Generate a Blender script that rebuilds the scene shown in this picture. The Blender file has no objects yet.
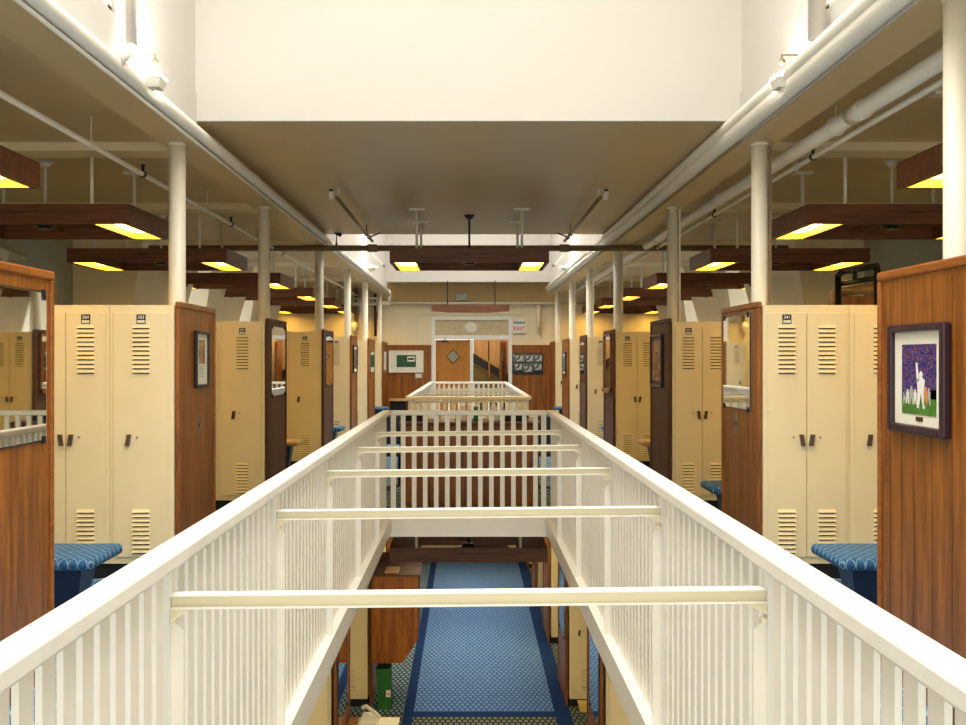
import bpy, bmesh, math, random
from mathutils import Vector, Matrix
random.seed(7)
C = bpy.context.scene.collection
PI = math.pi
EYE = 1.57                      # eye height above the upper floor
F = 1036.0                      # focal length in pixels at 966 wide

# ------------------------------------------------------------------ camera, world, light, exposure
cam_d = bpy.data.cameras.new('camera'); cam = bpy.data.objects.new('camera', cam_d); C.objects.link(cam)
cam.location = (0, 0, EYE); cam.rotation_euler = (PI/2, 0, 0)
cam_d.sensor_width = 36; cam_d.lens = F/966*36; cam_d.clip_end = 200
cam_d.shift_x = 14.5/966; cam_d.shift_y = -4.0/966
bpy.context.scene.camera = cam
vs = bpy.context.scene.view_settings
vs.view_transform = 'Standard'; vs.look = 'None'; vs.gamma = 1.0; vs.use_curve_mapping = False
vs.exposure = 0.7
w = bpy.data.worlds.new('world'); bpy.context.scene.world = w; w.use_nodes = True
w.node_tree.nodes['Background'].inputs[0].default_value = (1.0, 0.92, 0.77, 1)
w.node_tree.nodes['Background'].inputs[1].default_value = 1.2
def area(name, loc, rot, sx, sy, power, col):
    l = bpy.data.lights.new(name, 'AREA'); l.shape = 'RECTANGLE'; l.size = sx; l.size_y = sy; l.energy = power; l.color = col
    o = bpy.data.objects.new(name, l); C.objects.link(o); o.location = loc; o.rotation_euler = rot
    return o
SKY_NEAR = area('skylight_daylight', (0, 3.4, 6.6), (0, 0, 0), 3.0, 6.4, 150, (1.0, 0.96, 0.88))
SKY_FAR = area('skylight_daylight', (0, 20.2, 6.6), (0, 0, 0), 3.0, 9.0, 150, (1.0, 0.95, 0.84))
for _l in (SKY_NEAR, SKY_FAR): _l.data.spread = 1.9
LAMP = 14.0      # ceiling light diffuser emission
LOWLAMP = 19.0

# ------------------------------------------------------------------ materials
def nm(name):
    m = bpy.data.materials.new(name); m.use_nodes = True
    nt = m.node_tree; b = nt.nodes['Principled BSDF']
    return m, nt, b
def L(nt, a, b): nt.links.new(a, b)
def paint(name, col, rough=0.45, var=0.05, scale=6.0, metal=0.0, bump=0.0, spec=0.5):
    m, nt, b = nm(name)
    n = nt.nodes.new('ShaderNodeTexNoise'); n.inputs['Scale'].default_value = scale; n.inputs['Detail'].default_value = 5
    tc = nt.nodes.new('ShaderNodeTexCoord'); L(nt, tc.outputs['Object'], n.inputs['Vector'])
    r = nt.nodes.new('ShaderNodeValToRGB')
    r.color_ramp.elements[0].position = .3; r.color_ramp.elements[1].position = .7
    r.color_ramp.elements[0].color = tuple(c*(1-var) for c in col)+(1,)
    r.color_ramp.elements[1].color = tuple(min(1, c*(1+var)) for c in col)+(1,)
    L(nt, n.outputs[0], r.inputs[0]); L(nt, r.outputs[0], b.inputs['Base Color'])
    b.inputs['Roughness'].default_value = rough; b.inputs['Metallic'].default_value = metal
    b.inputs['Specular IOR Level'].default_value = spec
    if bump:
        bp = nt.nodes.new('ShaderNodeBump'); bp.inputs['Strength'].default_value = bump; bp.inputs['Distance'].default_value = .01
        n2 = nt.nodes.new('ShaderNodeTexNoise'); n2.inputs['Scale'].default_value = scale*6; L(nt, tc.outputs['Object'], n2.inputs['Vector'])
        L(nt, n2.outputs[0], bp.inputs['Height']); L(nt, bp.outputs[0], b.inputs['Normal'])
    return m
def wood(name, c1, c2, axis='z', rough=0.4, planks=0.0):
    m, nt, b = nm(name)
    tc = nt.nodes.new('ShaderNodeTexCoord'); mp = nt.nodes.new('ShaderNodeMapping')
    L(nt, tc.outputs['Object'], mp.inputs['Vector'])
    mp.inputs['Scale'].default_value = {'z': (14, 14, .9), 'x': (.9, 14, 14), 'y': (14, .9, 14)}[axis]
    n = nt.nodes.new('ShaderNodeTexNoise'); n.inputs['Scale'].default_value = 1.6; n.inputs['Detail'].default_value = 8
    n.inputs['Roughness'].default_value = .65; n.inputs['Distortion'].default_value = .5
    L(nt, mp.outputs[0], n.inputs['Vector'])
    n2 = nt.nodes.new('ShaderNodeTexNoise'); n2.inputs['Scale'].default_value = 9; n2.inputs['Detail'].default_value = 3
    L(nt, mp.outputs[0], n2.inputs['Vector'])
    r = nt.nodes.new('ShaderNodeValToRGB')
    r.color_ramp.elements[0].position = .34; r.color_ramp.elements[1].position = .64
    r.color_ramp.elements[0].color = c1+(1,); r.color_ramp.elements[1].color = c2+(1,)
    L(nt, n.outputs[0], r.inputs[0])
    mx = nt.nodes.new('ShaderNodeMix'); mx.data_type = 'RGBA'; mx.blend_type = 'MULTIPLY'
    r2 = nt.nodes.new('ShaderNodeValToRGB'); r2.color_ramp.elements[0].position = .38; r2.color_ramp.elements[1].position = .5
    r2.color_ramp.elements[0].color = (.55, .5, .45, 1); r2.color_ramp.elements[1].color = (1, 1, 1, 1)
    L(nt, n2.outputs[0], r2.inputs[0]); mx.inputs[0].default_value = .6
    L(nt, r.outputs[0], mx.inputs[6]); L(nt, r2.outputs[0], mx.inputs[7])
    out = mx.outputs[2]
    L(nt, out, b.inputs['Base Color']); b.inputs['Roughness'].default_value = rough
    return m
def carpet(name, ca, cb, cc, bw=.075, bh=.11, line=.0):
    m, nt, b = nm(name)
    tc = nt.nodes.new('ShaderNodeTexCoord')
    br = nt.nodes.new('ShaderNodeTexBrick'); br.inputs['Scale'].default_value = 1
    br.inputs['Brick Width'].default_value = bw; br.inputs['Row Height'].default_value = bh
    br.inputs['Mortar Size'].default_value = .017; br.inputs['Mortar Smooth'].default_value = .3
    br.inputs['Color1'].default_value = ca+(1,); br.inputs['Color2'].default_value = cb+(1,); br.inputs['Mortar'].default_value = cc+(1,)
    L(nt, tc.outputs['Object'], br.inputs['Vector'])
    n = nt.nodes.new('ShaderNodeTexNoise'); n.inputs['Scale'].default_value = 60
    L(nt, tc.outputs['Object'], n.inputs['Vector'])
    mx = nt.nodes.new('ShaderNodeMix'); mx.data_type = 'RGBA'; mx.blend_type = 'OVERLAY'; mx.inputs[0].default_value = .5
    L(nt, br.outputs[0], mx.inputs[6]); L(nt, n.outputs[0], mx.inputs[7]); L(nt, mx.outputs[2], b.inputs['Base Color'])
    b.inputs['Roughness'].default_value = .95; b.inputs['Specular IOR Level'].default_value = .1
    return m
def lattice(name, base, base2, linec, s=9.0):
    # woven blue upholstery with pale diamond lines
    m, nt, b = nm(name)
    tc = nt.nodes.new('ShaderNodeTexCoord'); mp = nt.nodes.new('ShaderNodeMapping')
    mp.inputs['Rotation'].default_value = (0, 0, PI/4); mp.inputs['Scale'].default_value = (s, s*.8, s); L(nt, tc.outputs['Object'], mp.inputs['Vector'])
    br = nt.nodes.new('ShaderNodeTexBrick'); br.offset = 0; br.inputs['Scale'].default_value = 1
    br.inputs['Brick Width'].default_value = 1; br.inputs['Row Height'].default_value = 1; br.inputs['Mortar Size'].default_value = .05
    br.inputs['Color1'].default_value = base+(1,); br.inputs['Color2'].default_value = base2+(1,); br.inputs['Mortar'].default_value = linec+(1,)
    L(nt, mp.outputs[0], br.inputs['Vector'])
    n = nt.nodes.new('ShaderNodeTexNoise'); n.inputs['Scale'].default_value = 45; L(nt, tc.outputs['Object'], n.inputs['Vector'])
    mx = nt.nodes.new('ShaderNodeMix'); mx.data_type = 'RGBA'; mx.blend_type = 'OVERLAY'; mx.inputs[0].default_value = .8
    L(nt, br.outputs[0], mx.inputs[6]); L(nt, n.outputs[0], mx.inputs[7]); L(nt, mx.outputs[2], b.inputs['Base Color'])
    b.inputs['Roughness'].default_value = .9
    return m
def emit(name, col, s):
    m, nt, b = nm(name)
    b.inputs['Base Color'].default_value = (.8, .8, .8, 1)
    n = nt.nodes.new('ShaderNodeTexNoise'); n.inputs['Scale'].default_value = 3
    r = nt.nodes.new('ShaderNodeValToRGB'); r.color_ramp.elements[0].color = tuple(c*.93 for c in col)+(1,); r.color_ramp.elements[1].color = col+(1,)
    L(nt, n.outputs[0], r.inputs[0]); L(nt, r.outputs[0], b.inputs['Emission Color'])
    b.inputs['Emission Strength'].default_value = s
    return m
def mirror_mat():
    m, nt, b = nm('mirror_glass'); b.inputs['Metallic'].default_value = 1; b.inputs['Roughness'].default_value = .02
    b.inputs['Base Color'].default_value = (.86, .88, .85, 1); return m
def picture_mat(name, cols, scale=30):
    m, nt, b = nm(name)
    tc = nt.nodes.new('ShaderNodeTexCoord'); v = nt.nodes.new('ShaderNodeTexVoronoi'); v.inputs['Scale'].default_value = scale
    L(nt, tc.outputs['Object'], v.inputs['Vector'])
    r = nt.nodes.new('ShaderNodeValToRGB'); r.color_ramp.interpolation = 'CONSTANT'
    sp = nt.nodes.new('ShaderNodeSeparateColor'); L(nt, v.outputs['Color'], sp.inputs[0]); L(nt, sp.outputs[0], r.inputs[0])
    els = r.color_ramp.elements
    els[0].color = cols[0]+(1,); els[1].position = 1/len(cols); els[1].color = cols[1]+(1,)
    for i in range(2, len(cols)):
        e = els.new(i/len(cols)); e.color = cols[i]+(1,)
    L(nt, r.outputs[0], b.inputs['Base Color']); b.inputs['Roughness'].default_value = .25
    return m
M = dict(
    rail=paint('glossy_white_rail_paint', (.88, .87, .81), .33, .03, 5, bump=.15),
    picket=paint('white_picket_paint', (.92, .905, .83), .4, .03, 8),
    steel=paint('cream_steel_paint', (.80, .75, .55), .35, .03, 8),
    locker=paint('cream_locker_enamel', (.88, .75, .47), .36, .03, 3, bump=.05),
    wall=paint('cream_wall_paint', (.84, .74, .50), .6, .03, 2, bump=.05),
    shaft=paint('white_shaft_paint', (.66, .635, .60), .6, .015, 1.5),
    ceil=paint('shade_toned_ceiling_paint', (.62, .48, .27), .38, .04, 1.5),  # cream ceiling toned tan; shade and warm bounce put into the colour
    greywall=paint('grey_green_block_paint', (.42, .44, .38), .6, .05, 3),
    column=paint('cream_column_paint', (.84, .79, .64), .38, .03, 5),
    pipe=paint('cream_pipe_paint', (.80, .77, .68), .35, .03, 6),
    darkpipe=paint('dark_and_shaded_pipe_paint', (.20, .14, .08), .45, .1, 6),
    black=paint('black_metal', (.012, .012, .012), .35, .1, 10),
    base=paint('black_plinth', (.008, .008, .01), .7, .1, 10),
    bronze=paint('bronze_handle', (.10, .055, .035), .35, .15, 20, metal=.6),
    brass=paint('brass_plate', (.28, .20, .10), .4, .1, 20, metal=.5),
    panel=wood('oiled_panel_wood', (.17, .050, .004), (.40, .135, .012), 'z', .38),
    paneldark=wood('dark_and_shaded_panel_wood', (.085, .027, .008), (.14, .05, .016), 'z', .62),  # dark wood; on some end panels it paints in shade
    trimwood=wood('orange_trim_wood', (.26, .07, .01), (.42, .14, .02), 'y', .35),
    fixture=wood('dark_fixture_wood', (.085, .024, .005), (.20, .062, .014), 'x', .5),
    door=wood('honey_door_wood', (.45, .17, .02), (.62, .26, .035), 'z', .4),
    palewood=wood('pale_bench_wood', (.50, .30, .12), (.65, .42, .18), 'x', .4),
    pink=wood('reddish_beam_wood', (.13, .04, .017), (.21, .07, .03), 'x', .5),
    carpet=carpet('blue_carpet', (.12, .24, .48), (.15, .28, .53), (.045, .10, .26)),
    carpet2=carpet('olive_carpet', (.20, .21, .14), (.16, .18, .14), (.02, .03, .05)),
    carpet3=carpet('grey_blue_carpet', (.18, .27, .36), (.22, .30, .38), (.02, .05, .10)),
    upcarpet=lattice('lattice_carpet', (.03, .12, .27), (.04, .16, .34), (.35, .45, .55), 6),
    band=paint('navy_band_carpet', (.008, .03, .12), .95, .15, 40, spec=.1),
    bench=lattice('blue_upholstery', (.015, .085, .19), (.02, .11, .25), (.22, .34, .42), 26),
    navy=paint('navy_steel', (.01, .025, .07), .4, .1, 10),
    mirror=mirror_mat(),
    mat=paint('ivory_mount_board', (.85, .84, .72), .7, .02, 10),
    purple=paint('dark_plum_frame', (.035, .012, .022), .3, .1, 14),
    green=paint('green_nylon', (.01, .13, .02), .6, .15, 20),
    paper=paint('white_paper', (.85, .84, .8), .7, .02, 10),
    white=paint('white_plastic', (.8, .79, .72), .3, .02, 10),
    red=paint('red_sign_paint', (.7, .02, .02), .5, .05, 10),
    signgreen=paint('green_script_paint', (.03, .2, .1), .5, .05, 10),
    yellow=paint('yellow_paper', (.75, .55, .12), .6, .05, 10),
    orange=paint('orange_paper', (.8, .3, .05), .6, .05, 10),
    crowd=picture_mat('crowd_print', [(.015, .02, .22), (.03, .03, .28), (.08, .02, .10), (.01, .01, .05), (.16, .12, .26), (.02, .03, .35), (.20, .04, .08), (.01, .01, .03)], 150),
    field=picture_mat('grass_print', [(.06, .22, .02), (.09, .28, .03), (.05, .18, .02)], 60),
    dark=picture_mat('dark_print', [(.02, .02, .02), (.05, .05, .04), (.3, .3, .22), (.1, .1, .08)], 14),
    sepia=picture_mat('sepia_print', [(.35, .2, .1), (.5, .33, .18), (.2, .1, .05)], 40),
    tealprint=picture_mat('blue_grey_print', [(.3, .36, .36), (.12, .14, .13), (.5, .55, .5), (.2, .22, .2)], 12),
    greenprint=picture_mat('green_print', [(.02, .10, .04), (.03, .14, .06), (.015, .08, .03)], 30),
    orangeprint=picture_mat('orange_print', [(.35, .1, .02), (.2, .06, .02), (.45, .2, .06)], 10),
    diff=emit('fluorescent_diffuser', (1.0, .60, .12), LAMP),
    diffwarm=emit('warm_inner_lip', (1.0, .62, .04), 1.0),
    lowdiff=emit('fluorescent_diffuser_below', (1.0, .80, .42), LOWLAMP),
    shadeband=paint('shaded_band_paint', (.46, .32, .13), .6, .05, 3),  # tan stands in for shade on the band above the far doors
    transom=wood('bleached_panel_wood', (.62, .50, .30), (.72, .60, .38), 'x', .5),
    flood=emit('floodlight_lens', (1.0, .92, .78), 220),
    winday=emit('daylit_window_pane', (.80, .88, 1.0), 2.5),
    winwarm=emit('lit_clerestory_pane', (1.0, .80, .35), 1.3),
    stain=paint('frosted_glass', (.35, .33, .22), .5, .1, 30),
    olive=paint('olive_wall_paint', (.18, .15, .05), .6, .1, 3),
    tan=wood('tan_plank_wall', (.30, .16, .06), (.42, .24, .10), 'z', .5),
)

# ------------------------------------------------------------------ helpers
class MB:
    def __init__(s): s.bm = bmesh.new()
    def box(s, x0, x1, y0, y1, z0, z1, bev=0):
        r = bmesh.ops.create_cube(s.bm, size=1); vs_ = r['verts']
        for v in vs_:
            v.co = Vector(((x0+x1)/2+v.co.x*(x1-x0), (y0+y1)/2+v.co.y*(y1-y0), (z0+z1)/2+v.co.z*(z1-z0)))
        if bev:
            es = list({e for v in vs_ for e in v.link_edges})
            bmesh.ops.bevel(s.bm, geom=es, offset=bev, segments=2, affect='EDGES', profile=.5)
        return s
    def tube(s, p, q, r, seg=12, r2=None):
        p = Vector(p); q = Vector(q); d = q-p; Ln = d.length
        mt = Matrix.Translation((p+q)/2) @ d.to_track_quat('Z', 'Y').to_matrix().to_4x4()
        bmesh.ops.create_cone(s.bm, cap_ends=True, segments=seg, radius1=r, radius2=r if r2 is None else r2, depth=Ln, matrix=mt)
        return s
    def path(s, pts, r, seg=10):
        for a, b in zip(pts, pts[1:]): s.tube(a, b, r, seg)
        for a in pts[1:-1]: s.ball(a, r*1.02)
        return s
    def ball(s, p, r, sc=(1, 1, 1)):
        bmesh.ops.create_uvsphere(s.bm, u_segments=14, v_segments=8, radius=r, matrix=Matrix.Translation(p) @ Matrix.Diagonal(tuple(sc)+(1,)))
        return s
    def prism(s, pts, axis, a, b):
        # pts: 2-D outline; extruded along axis from a to b
        def mk(u, v, t): return {'x': (t, u, v), 'y': (u, t, v), 'z': (u, v, t)}[axis]
        A = [s.bm.verts.new(mk(u, v, a)) for u, v in pts]; B = [s.bm.verts.new(mk(u, v, b)) for u, v in pts]
        n = len(pts); s.bm.faces.new(A); s.bm.faces.new(B[::-1])
        for i in range(n): s.bm.faces.new((A[i], A[(i+1) % n], B[(i+1) % n], B[i]))
        return s
    def hexa(s, lo, hi):
        # lo, hi: four corners each
        A = [s.bm.verts.new(p) for p in lo]; B = [s.bm.verts.new(p) for p in hi]
        s.bm.faces.new(A); s.bm.faces.new(B[::-1])
        for i in range(4): s.bm.faces.new((A[i], A[(i+1) % 4], B[(i+1) % 4], B[i]))
        return s
    def build(s, name, mat, parent=None, smooth=False, origin=None):
        bmesh.ops.recalc_face_normals(s.bm, faces=s.bm.faces)
        if origin is None and parent is None:
            xs = [v.co for v in s.bm.verts]
            origin = Vector(((min(v.x for v in xs)+max(v.x for v in xs))/2, (min(v.y for v in xs)+max(v.y for v in xs))/2, min(v.z for v in xs)))
            keep = origin
        else: keep = Vector(origin) if origin is not None else Vector((0, 0, 0))
        if keep.length > 0 and parent is None:
            bmesh.ops.translate(s.bm, verts=s.bm.verts, vec=-keep)
        me = bpy.data.meshes.new(name)
        if smooth:
            for f in s.bm.faces: f.smooth = len(f.verts) <= 4
        s.bm.to_mesh(me); s.bm.free()
        me.materials.append(mat)
        o = bpy.data.objects.new(name, me); C.objects.link(o)
        if parent is not None: o.parent = parent
        else: o.location = keep
        return o
def tag(o, label=None, cat=None, group=None, kind=None):
    if label: o['label'] = label
    if cat: o['category'] = cat
    if group: o['group'] = group
    if kind: o['kind'] = kind
    return o
def empty(name, loc, label, cat, group=None, rz=0):
    o = bpy.data.objects.new(name, None); C.objects.link(o); o.location = loc; o.rotation_euler = (0, 0, rz)
    o.empty_display_size = .1
    return tag(o, label, cat, group)
KIDS = {}
def copy_tree(o, loc=None, label=None, group=None, parent=None, mirror=False):
    c = o.copy(); C.objects.link(c); c.parent = parent
    if loc is not None: c.location = loc
    if label: c['label'] = label
    if group: c['group'] = group
    for ch in list(o.children): copy_tree(ch, parent=c)
    return c
def text_mesh(txt, size, depth, name, mat, parent, loc, rot, spacing=1.0):
    cu = bpy.data.curves.new(name, 'FONT'); cu.body = txt; cu.size = size; cu.extrude = depth; cu.align_x = 'CENTER'; cu.align_y = 'CENTER'
    cu.space_character = spacing; cu.offset = size*.012
    t = bpy.data.objects.new(name+'_src', cu); C.objects.link(t)
    dg = bpy.context.evaluated_depsgraph_get(); me = bpy.data.meshes.new_from_object(t.evaluated_get(dg))
    bpy.data.objects.remove(t); bpy.data.curves.remove(cu)
    me.name = name; me.materials.clear(); me.materials.append(mat)
    o = bpy.data.objects.new(name, me); C.objects.link(o); o.parent = parent; o.location = loc; o.rotation_euler = rot
    return o
def struct(o): o['kind'] = 'structure'; return o
ORD = ['nearest', 'second', 'third', 'fourth', 'fifth', 'sixth', 'seventh', 'eighth']
def side(s): return 'left' if s < 0 else 'right'

# ------------------------------------------------------------------ setting
XW = 5.6; YF = 26.3; YB = -1.0
HC = EYE+1.766; HB = EYE+1.60; XS = 2.03; XO = 2.29; LOWZ = EYE-4.9; SL = -.17
W1 = (.3, 10.2); W2 = (14.0, 22.8); XE = .85
m = MB()
for s in (-1, 1): m.box(min(s*XE, s*XW), max(s*XE, s*XW), YB, YF, SL, 0)
m.box(-XE, XE, YB, W1[0], SL, 0).box(-XE, XE, W1[1], W2[0], SL, 0).box(-XE, XE, W2[1], YF, SL, 0)
struct(m.build('ceiling', M['wall']))          # slab: ceiling of the lower storey
m = MB()
for s in (-1, 1): m.box(min(s*XE, s*XW), max(s*XE, s*XW), YB, YF, 0, .008)
m.box(-XE, XE, YB, W1[0], 0, .008).box(-XE, XE, W1[1], W2[0], 0, .008).box(-XE, XE, W2[1], YF, 0, .008)
struct(m.build('floor', M['upcarpet']))
# well edges
n = 1
for (a, b) in (W1, W2):
    for s in (-1, 1):
        m = MB().box(min(s*.755, s*.853), max(s*.755, s*.853), a-.02, b+.02, -.135, .012)
        m.box(min(s*.80, s*.87), max(s*.80, s*.87), a-.02, b+.02, SL-.03, -.13)
        struct(m.build('trim_%d' % n, M['rail'])); n += 1
    for y in (a, b):
        m = MB().box(-.855, .855, y-.03, y+.03, SL-.01, .012)
        struct(m.build('trim_%d' % n, M['rail'])); n += 1
# side ceilings, ring beam, middle ceiling, far soffit
for s in (-1, 1):
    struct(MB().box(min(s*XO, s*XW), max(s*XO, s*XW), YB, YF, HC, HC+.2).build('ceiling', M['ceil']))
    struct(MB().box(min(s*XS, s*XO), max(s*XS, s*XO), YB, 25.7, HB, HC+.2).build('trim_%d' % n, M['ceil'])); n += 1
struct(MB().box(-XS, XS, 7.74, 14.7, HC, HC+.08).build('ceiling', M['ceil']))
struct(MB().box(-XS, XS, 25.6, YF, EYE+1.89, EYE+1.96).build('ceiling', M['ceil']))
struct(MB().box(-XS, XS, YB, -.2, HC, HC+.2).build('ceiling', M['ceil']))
ST = 6.9
struct(MB().box(-XS, XS, 7.70, 7.74, HC, ST).build('wall_bulkhead', M['shaft']))
struct(MB().box(-XS, XS, 14.7, 14.74, HC, ST).build('wall_bulkhead', M['shaft']))
struct(MB().box(-XS, XS, 25.55, 25.6, EYE+1.89, ST).build('wall_bulkhead', M['shaft']))
struct(MB().box(-XS, XS, -.25, -.2, HC, ST).build('wall_bulkhead', M['shaft']))
for s in (-1, 1):
    def q(x0, x1): return min(s*x0, s*x1), max(s*x0, s*x1)
    m = MB(); a, b = q(XS, XS+.05); z_ = HC+.2; w0, w1 = 5.2, 5.95
    m.box(a, b, -.25, w0, z_, ST).box(a, b, w1, 7.74, z_, ST).box(a, b, w0, w1, 5.3, ST)
    struct(m.build('wall_%s' % side(s), M['shaft']))
    wf = MB(); wf.box(*q(XS+.02, XS+.08), w0, w0+.06, z_, 5.3).box(*q(XS+.02, XS+.08), w1-.06, w1, z_, 5.3).box(*q(XS+.03, XS+.07), w0+.35, w0+.39, z_, 5.3)
    wf.box(*q(XS+.02, XS+.08), w0, w1, z_, z_+.05).box(*q(XS+.02, XS+.08), w0, w1, 5.25, 5.3).box(*q(XS+.03, XS+.07), w0, w1, 4.3, 4.34)
    wo = struct(wf.build('window_%d' % (1 if s < 0 else 2), M['rail']))
    pn = MB().box(*q(XS+.08, XS+.09), w0, w1, z_, 5.3).build('pane', M['winwarm']); pn.parent = wo; pn.location = pn.location-wo.location
    m = MB().box(*q(XS, XS+.05), 14.7, 25.6, HC+.2, ST)
    struct(m.build('wall_%s' % side(s), M['shaft']))
for s in (-1, 1):
    for (a, b) in ((-.2, 7.70), (14.74, 25.55)):
        struct(MB().box(min(s*(XS-.012), s*XS), max(s*(XS-.012), s*XS), a, b, HB+.01, HC+.2).build('trim_%d' % n, M['shaft'])); n += 1
# outer walls, far wall
for s in (-1, 1):
    struct(MB().box(min(s*XW, s*(XW+.1)), max(s*XW, s*(XW+.1)), YB, YF, -.17, HC+.1).build('wall_%s' % side(s), M['greywall']))
    struct(MB().box(min(s*XW, s*(XW+.1)), max(s*XW, s*(XW+.1)), YB, YF, LOWZ, SL).build('wall_%s' % side(s), M['wall']))
# far wall around the doorway, X -0.926..1.10, up to EYE+1.0
DX0, DX1, DT = -.926, 1.10, EYE+1.05
m = MB().box(-XW, DX0, YF, YF+.12, 0, HC+.2).box(DX1, XW, YF, YF+.12, 0, HC+.2).box(DX0, DX1, YF, YF+.12, DT, HC+.2)
struct(m.build('wall_back', M['wall']))
struct(MB().box(-XW, XW, YF, YF+.1, LOWZ, SL).build('wall_back', M['wall']))
struct(MB().box(-XO, XO, YF-.10, YF, EYE+1.40, EYE+1.89).build('trim_%d' % n, M['shadeband'])); n += 1
# shallow cross beams of the side ceilings
for s in (-1, 1):
    for y in (8.1, 11.4, 15.2, 18.6, 22.2):
        struct(MB().box(min(s*XO, s*XW), max(s*XO, s*XW), y+.35, y+.65, HC-.07, HC+.01).build('trim_%d' % n, M['wall'])); n += 1
# flaring piers on the outer walls
for s in (-1, 1):
    for (y0, y1, xt, xb) in ((14.66, 16.4, 4.60, 5.1), (18.3, 19.8, 4.5, 5.0), (21.6, 23.0, 4.4, 4.9)):
        lo = [(s*xb, y0, 0), (s*XW, y0, 0), (s*XW, y1, 0), (s*xb, y1, 0)]
        hi = [(s*xt, y0, HC), (s*XW, y0, HC), (s*XW, y1, HC), (s*(xt-.4), y1, HC)]
        struct(MB().hexa(lo, hi).build('wall_pier', M['wall']))
# windows on the outer walls
k = 3
for s in (-1, 1):
    for y in (17.4, 20.8):
        f = MB()
        def q(x0, x1): return min(s*x0, s*x1), max(s*x0, s*x1)
        f.box(*q(5.53, 5.6), y-.62, y-.55, 1.3, 3.0).box(*q(5.53, 5.6), y+.55, y+.62, 1.3, 3.0)
        f.box(*q(5.53, 5.6), y-.62, y+.62, 1.24, 1.31).box(*q(5.53, 5.6), y-.62, y+.62, 2.98, 3.05).box(*q(5.54, 5.6), y-.55, y+.55, 2.12, 2.16)
        wo = struct(f.build('window_%d' % k, M['rail'])); k += 1
        pn = MB().box(*q(5.58, 5.597), y-.55, y+.55, 1.31, 2.98).build('pane', M['winday']); pn.parent = wo; pn.location = pn.location-wo.location
# lower floor: carpet fields and bands
z0, z1 = LOWZ-.1, LOWZ
struct(MB().box(-.76, 1.19, 14.38, YF, z0, z1).build('floor', M['carpet']))
struct(MB().box(-.90, -.76, 9.0, YF, z0, z1).build('floor', M['band']))
struct(MB().box(1.19, 1.41, 9.0, YF, z0, z1).build('floor', M['band']))
struct(MB().box(-.76, 1.19, 14.16, 14.38, z0, z1).build('floor', M['band']))
struct(MB().box(-.76, 1.19, YB, 14.16, z0, z1).build('floor', M['carpet2']))
struct(MB().box(-XW, -.90, 14.3, YF, z0, z1).build('floor', M['carpet3']))
struct(MB().box(-XW, -.90, YB, 14.3, z0, z1).build('floor', M['carpet2']))
struct(MB().box(1.41, XW, YB, YF, z0, z1).build('floor', M['carpet2']))

# ------------------------------------------------------------------ far wall: doorway, stairs, wainscot
yf = YF
fr = empty('door_surround', (0, yf, 0), 'cream double door surround with tall transom in the far wall', 'door frame')
def at(o, mb, name, mat, smooth=False):
    # build in world coordinates, then parent keeping place
    ob = mb.build(name, mat, smooth=smooth); off = ob.location.copy()
    ob.parent = o
    l = Vector(o.location); p = o.parent
    while p is not None: l += Vector(p.location); p = p.parent
    ob.location = off-l
    return ob
P = lambda x: (x-468.5)/39.4
H = lambda y: EYE+(358.5-y)/39.4
m = MB().box(P(431.5), P(435), yf-.04, yf+.12, 0.008, H(317)).box(P(508.5), P(512), yf-.04, yf+.12, 0.008, H(317)).box(P(470), P(473.2), yf-.03, yf+.12, 0.008, H(340))
m.box(P(435), P(508.5), yf-.04, yf+.12, H(320), H(317)).box(P(435), P(508.5), yf-.04, yf+.12, H(339.5), H(335.3))
at(fr, m, 'frame', M['rail'])
tr = at(fr, MB().box(P(435), P(508.5), yf, yf+.03, H(335.3), H(320)), 'transom_panel', M['transom'])
at(fr, MB().box(DX0, DX1, yf+.0, yf+.12, H(317), DT), 'head', M['wall'])
mm = MB(); bmesh.ops.create_cone(mm.bm, cap_ends=True, segments=28, radius1=.13, radius2=.12, depth=.02, matrix=Matrix.Translation((P(471), yf-.01, H(327.5))) @ Matrix.Rotation(PI/2, 4, 'X') @ Matrix.Diagonal((1.25, 1, 1, 1)))
at(fr, mm, 'oval_emblem', M['mat'])
dr = empty('door', (P(452.5), yf+.04, 0), 'honey-coloured wooden door with a diamond window, shut beside the staircase opening', 'door')
at(dr, MB().box(P(435.3), P(469.8), yf+.02, yf+.065, .01, H(340)), 'door_leaf', M['door'])
c = (P(453), H(356.5)); r = .19
at(dr, MB().prism([(c[0]-r, c[1]), (c[0], c[1]+r), (c[0]+r, c[1]), (c[0], c[1]-r)], 'y', yf+.005, yf+.02), 'window_moulding', M['paneldark'])
r = .16
at(dr, MB().prism([(c[0]-r, c[1]), (c[0], c[1]+r), (c[0]+r, c[1]), (c[0], c[1]-r)], 'y', yf+.0, yf+.01), 'diamond_pane', M['stain'])
at(dr, MB().box(P(441), P(448), yf-.03, yf+.02, H(342), H(340.5)).tube((P(444), yf-.06, H(339.5)), (P(447), yf, H(339)), .012), 'door_closer', M['black'])
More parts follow.
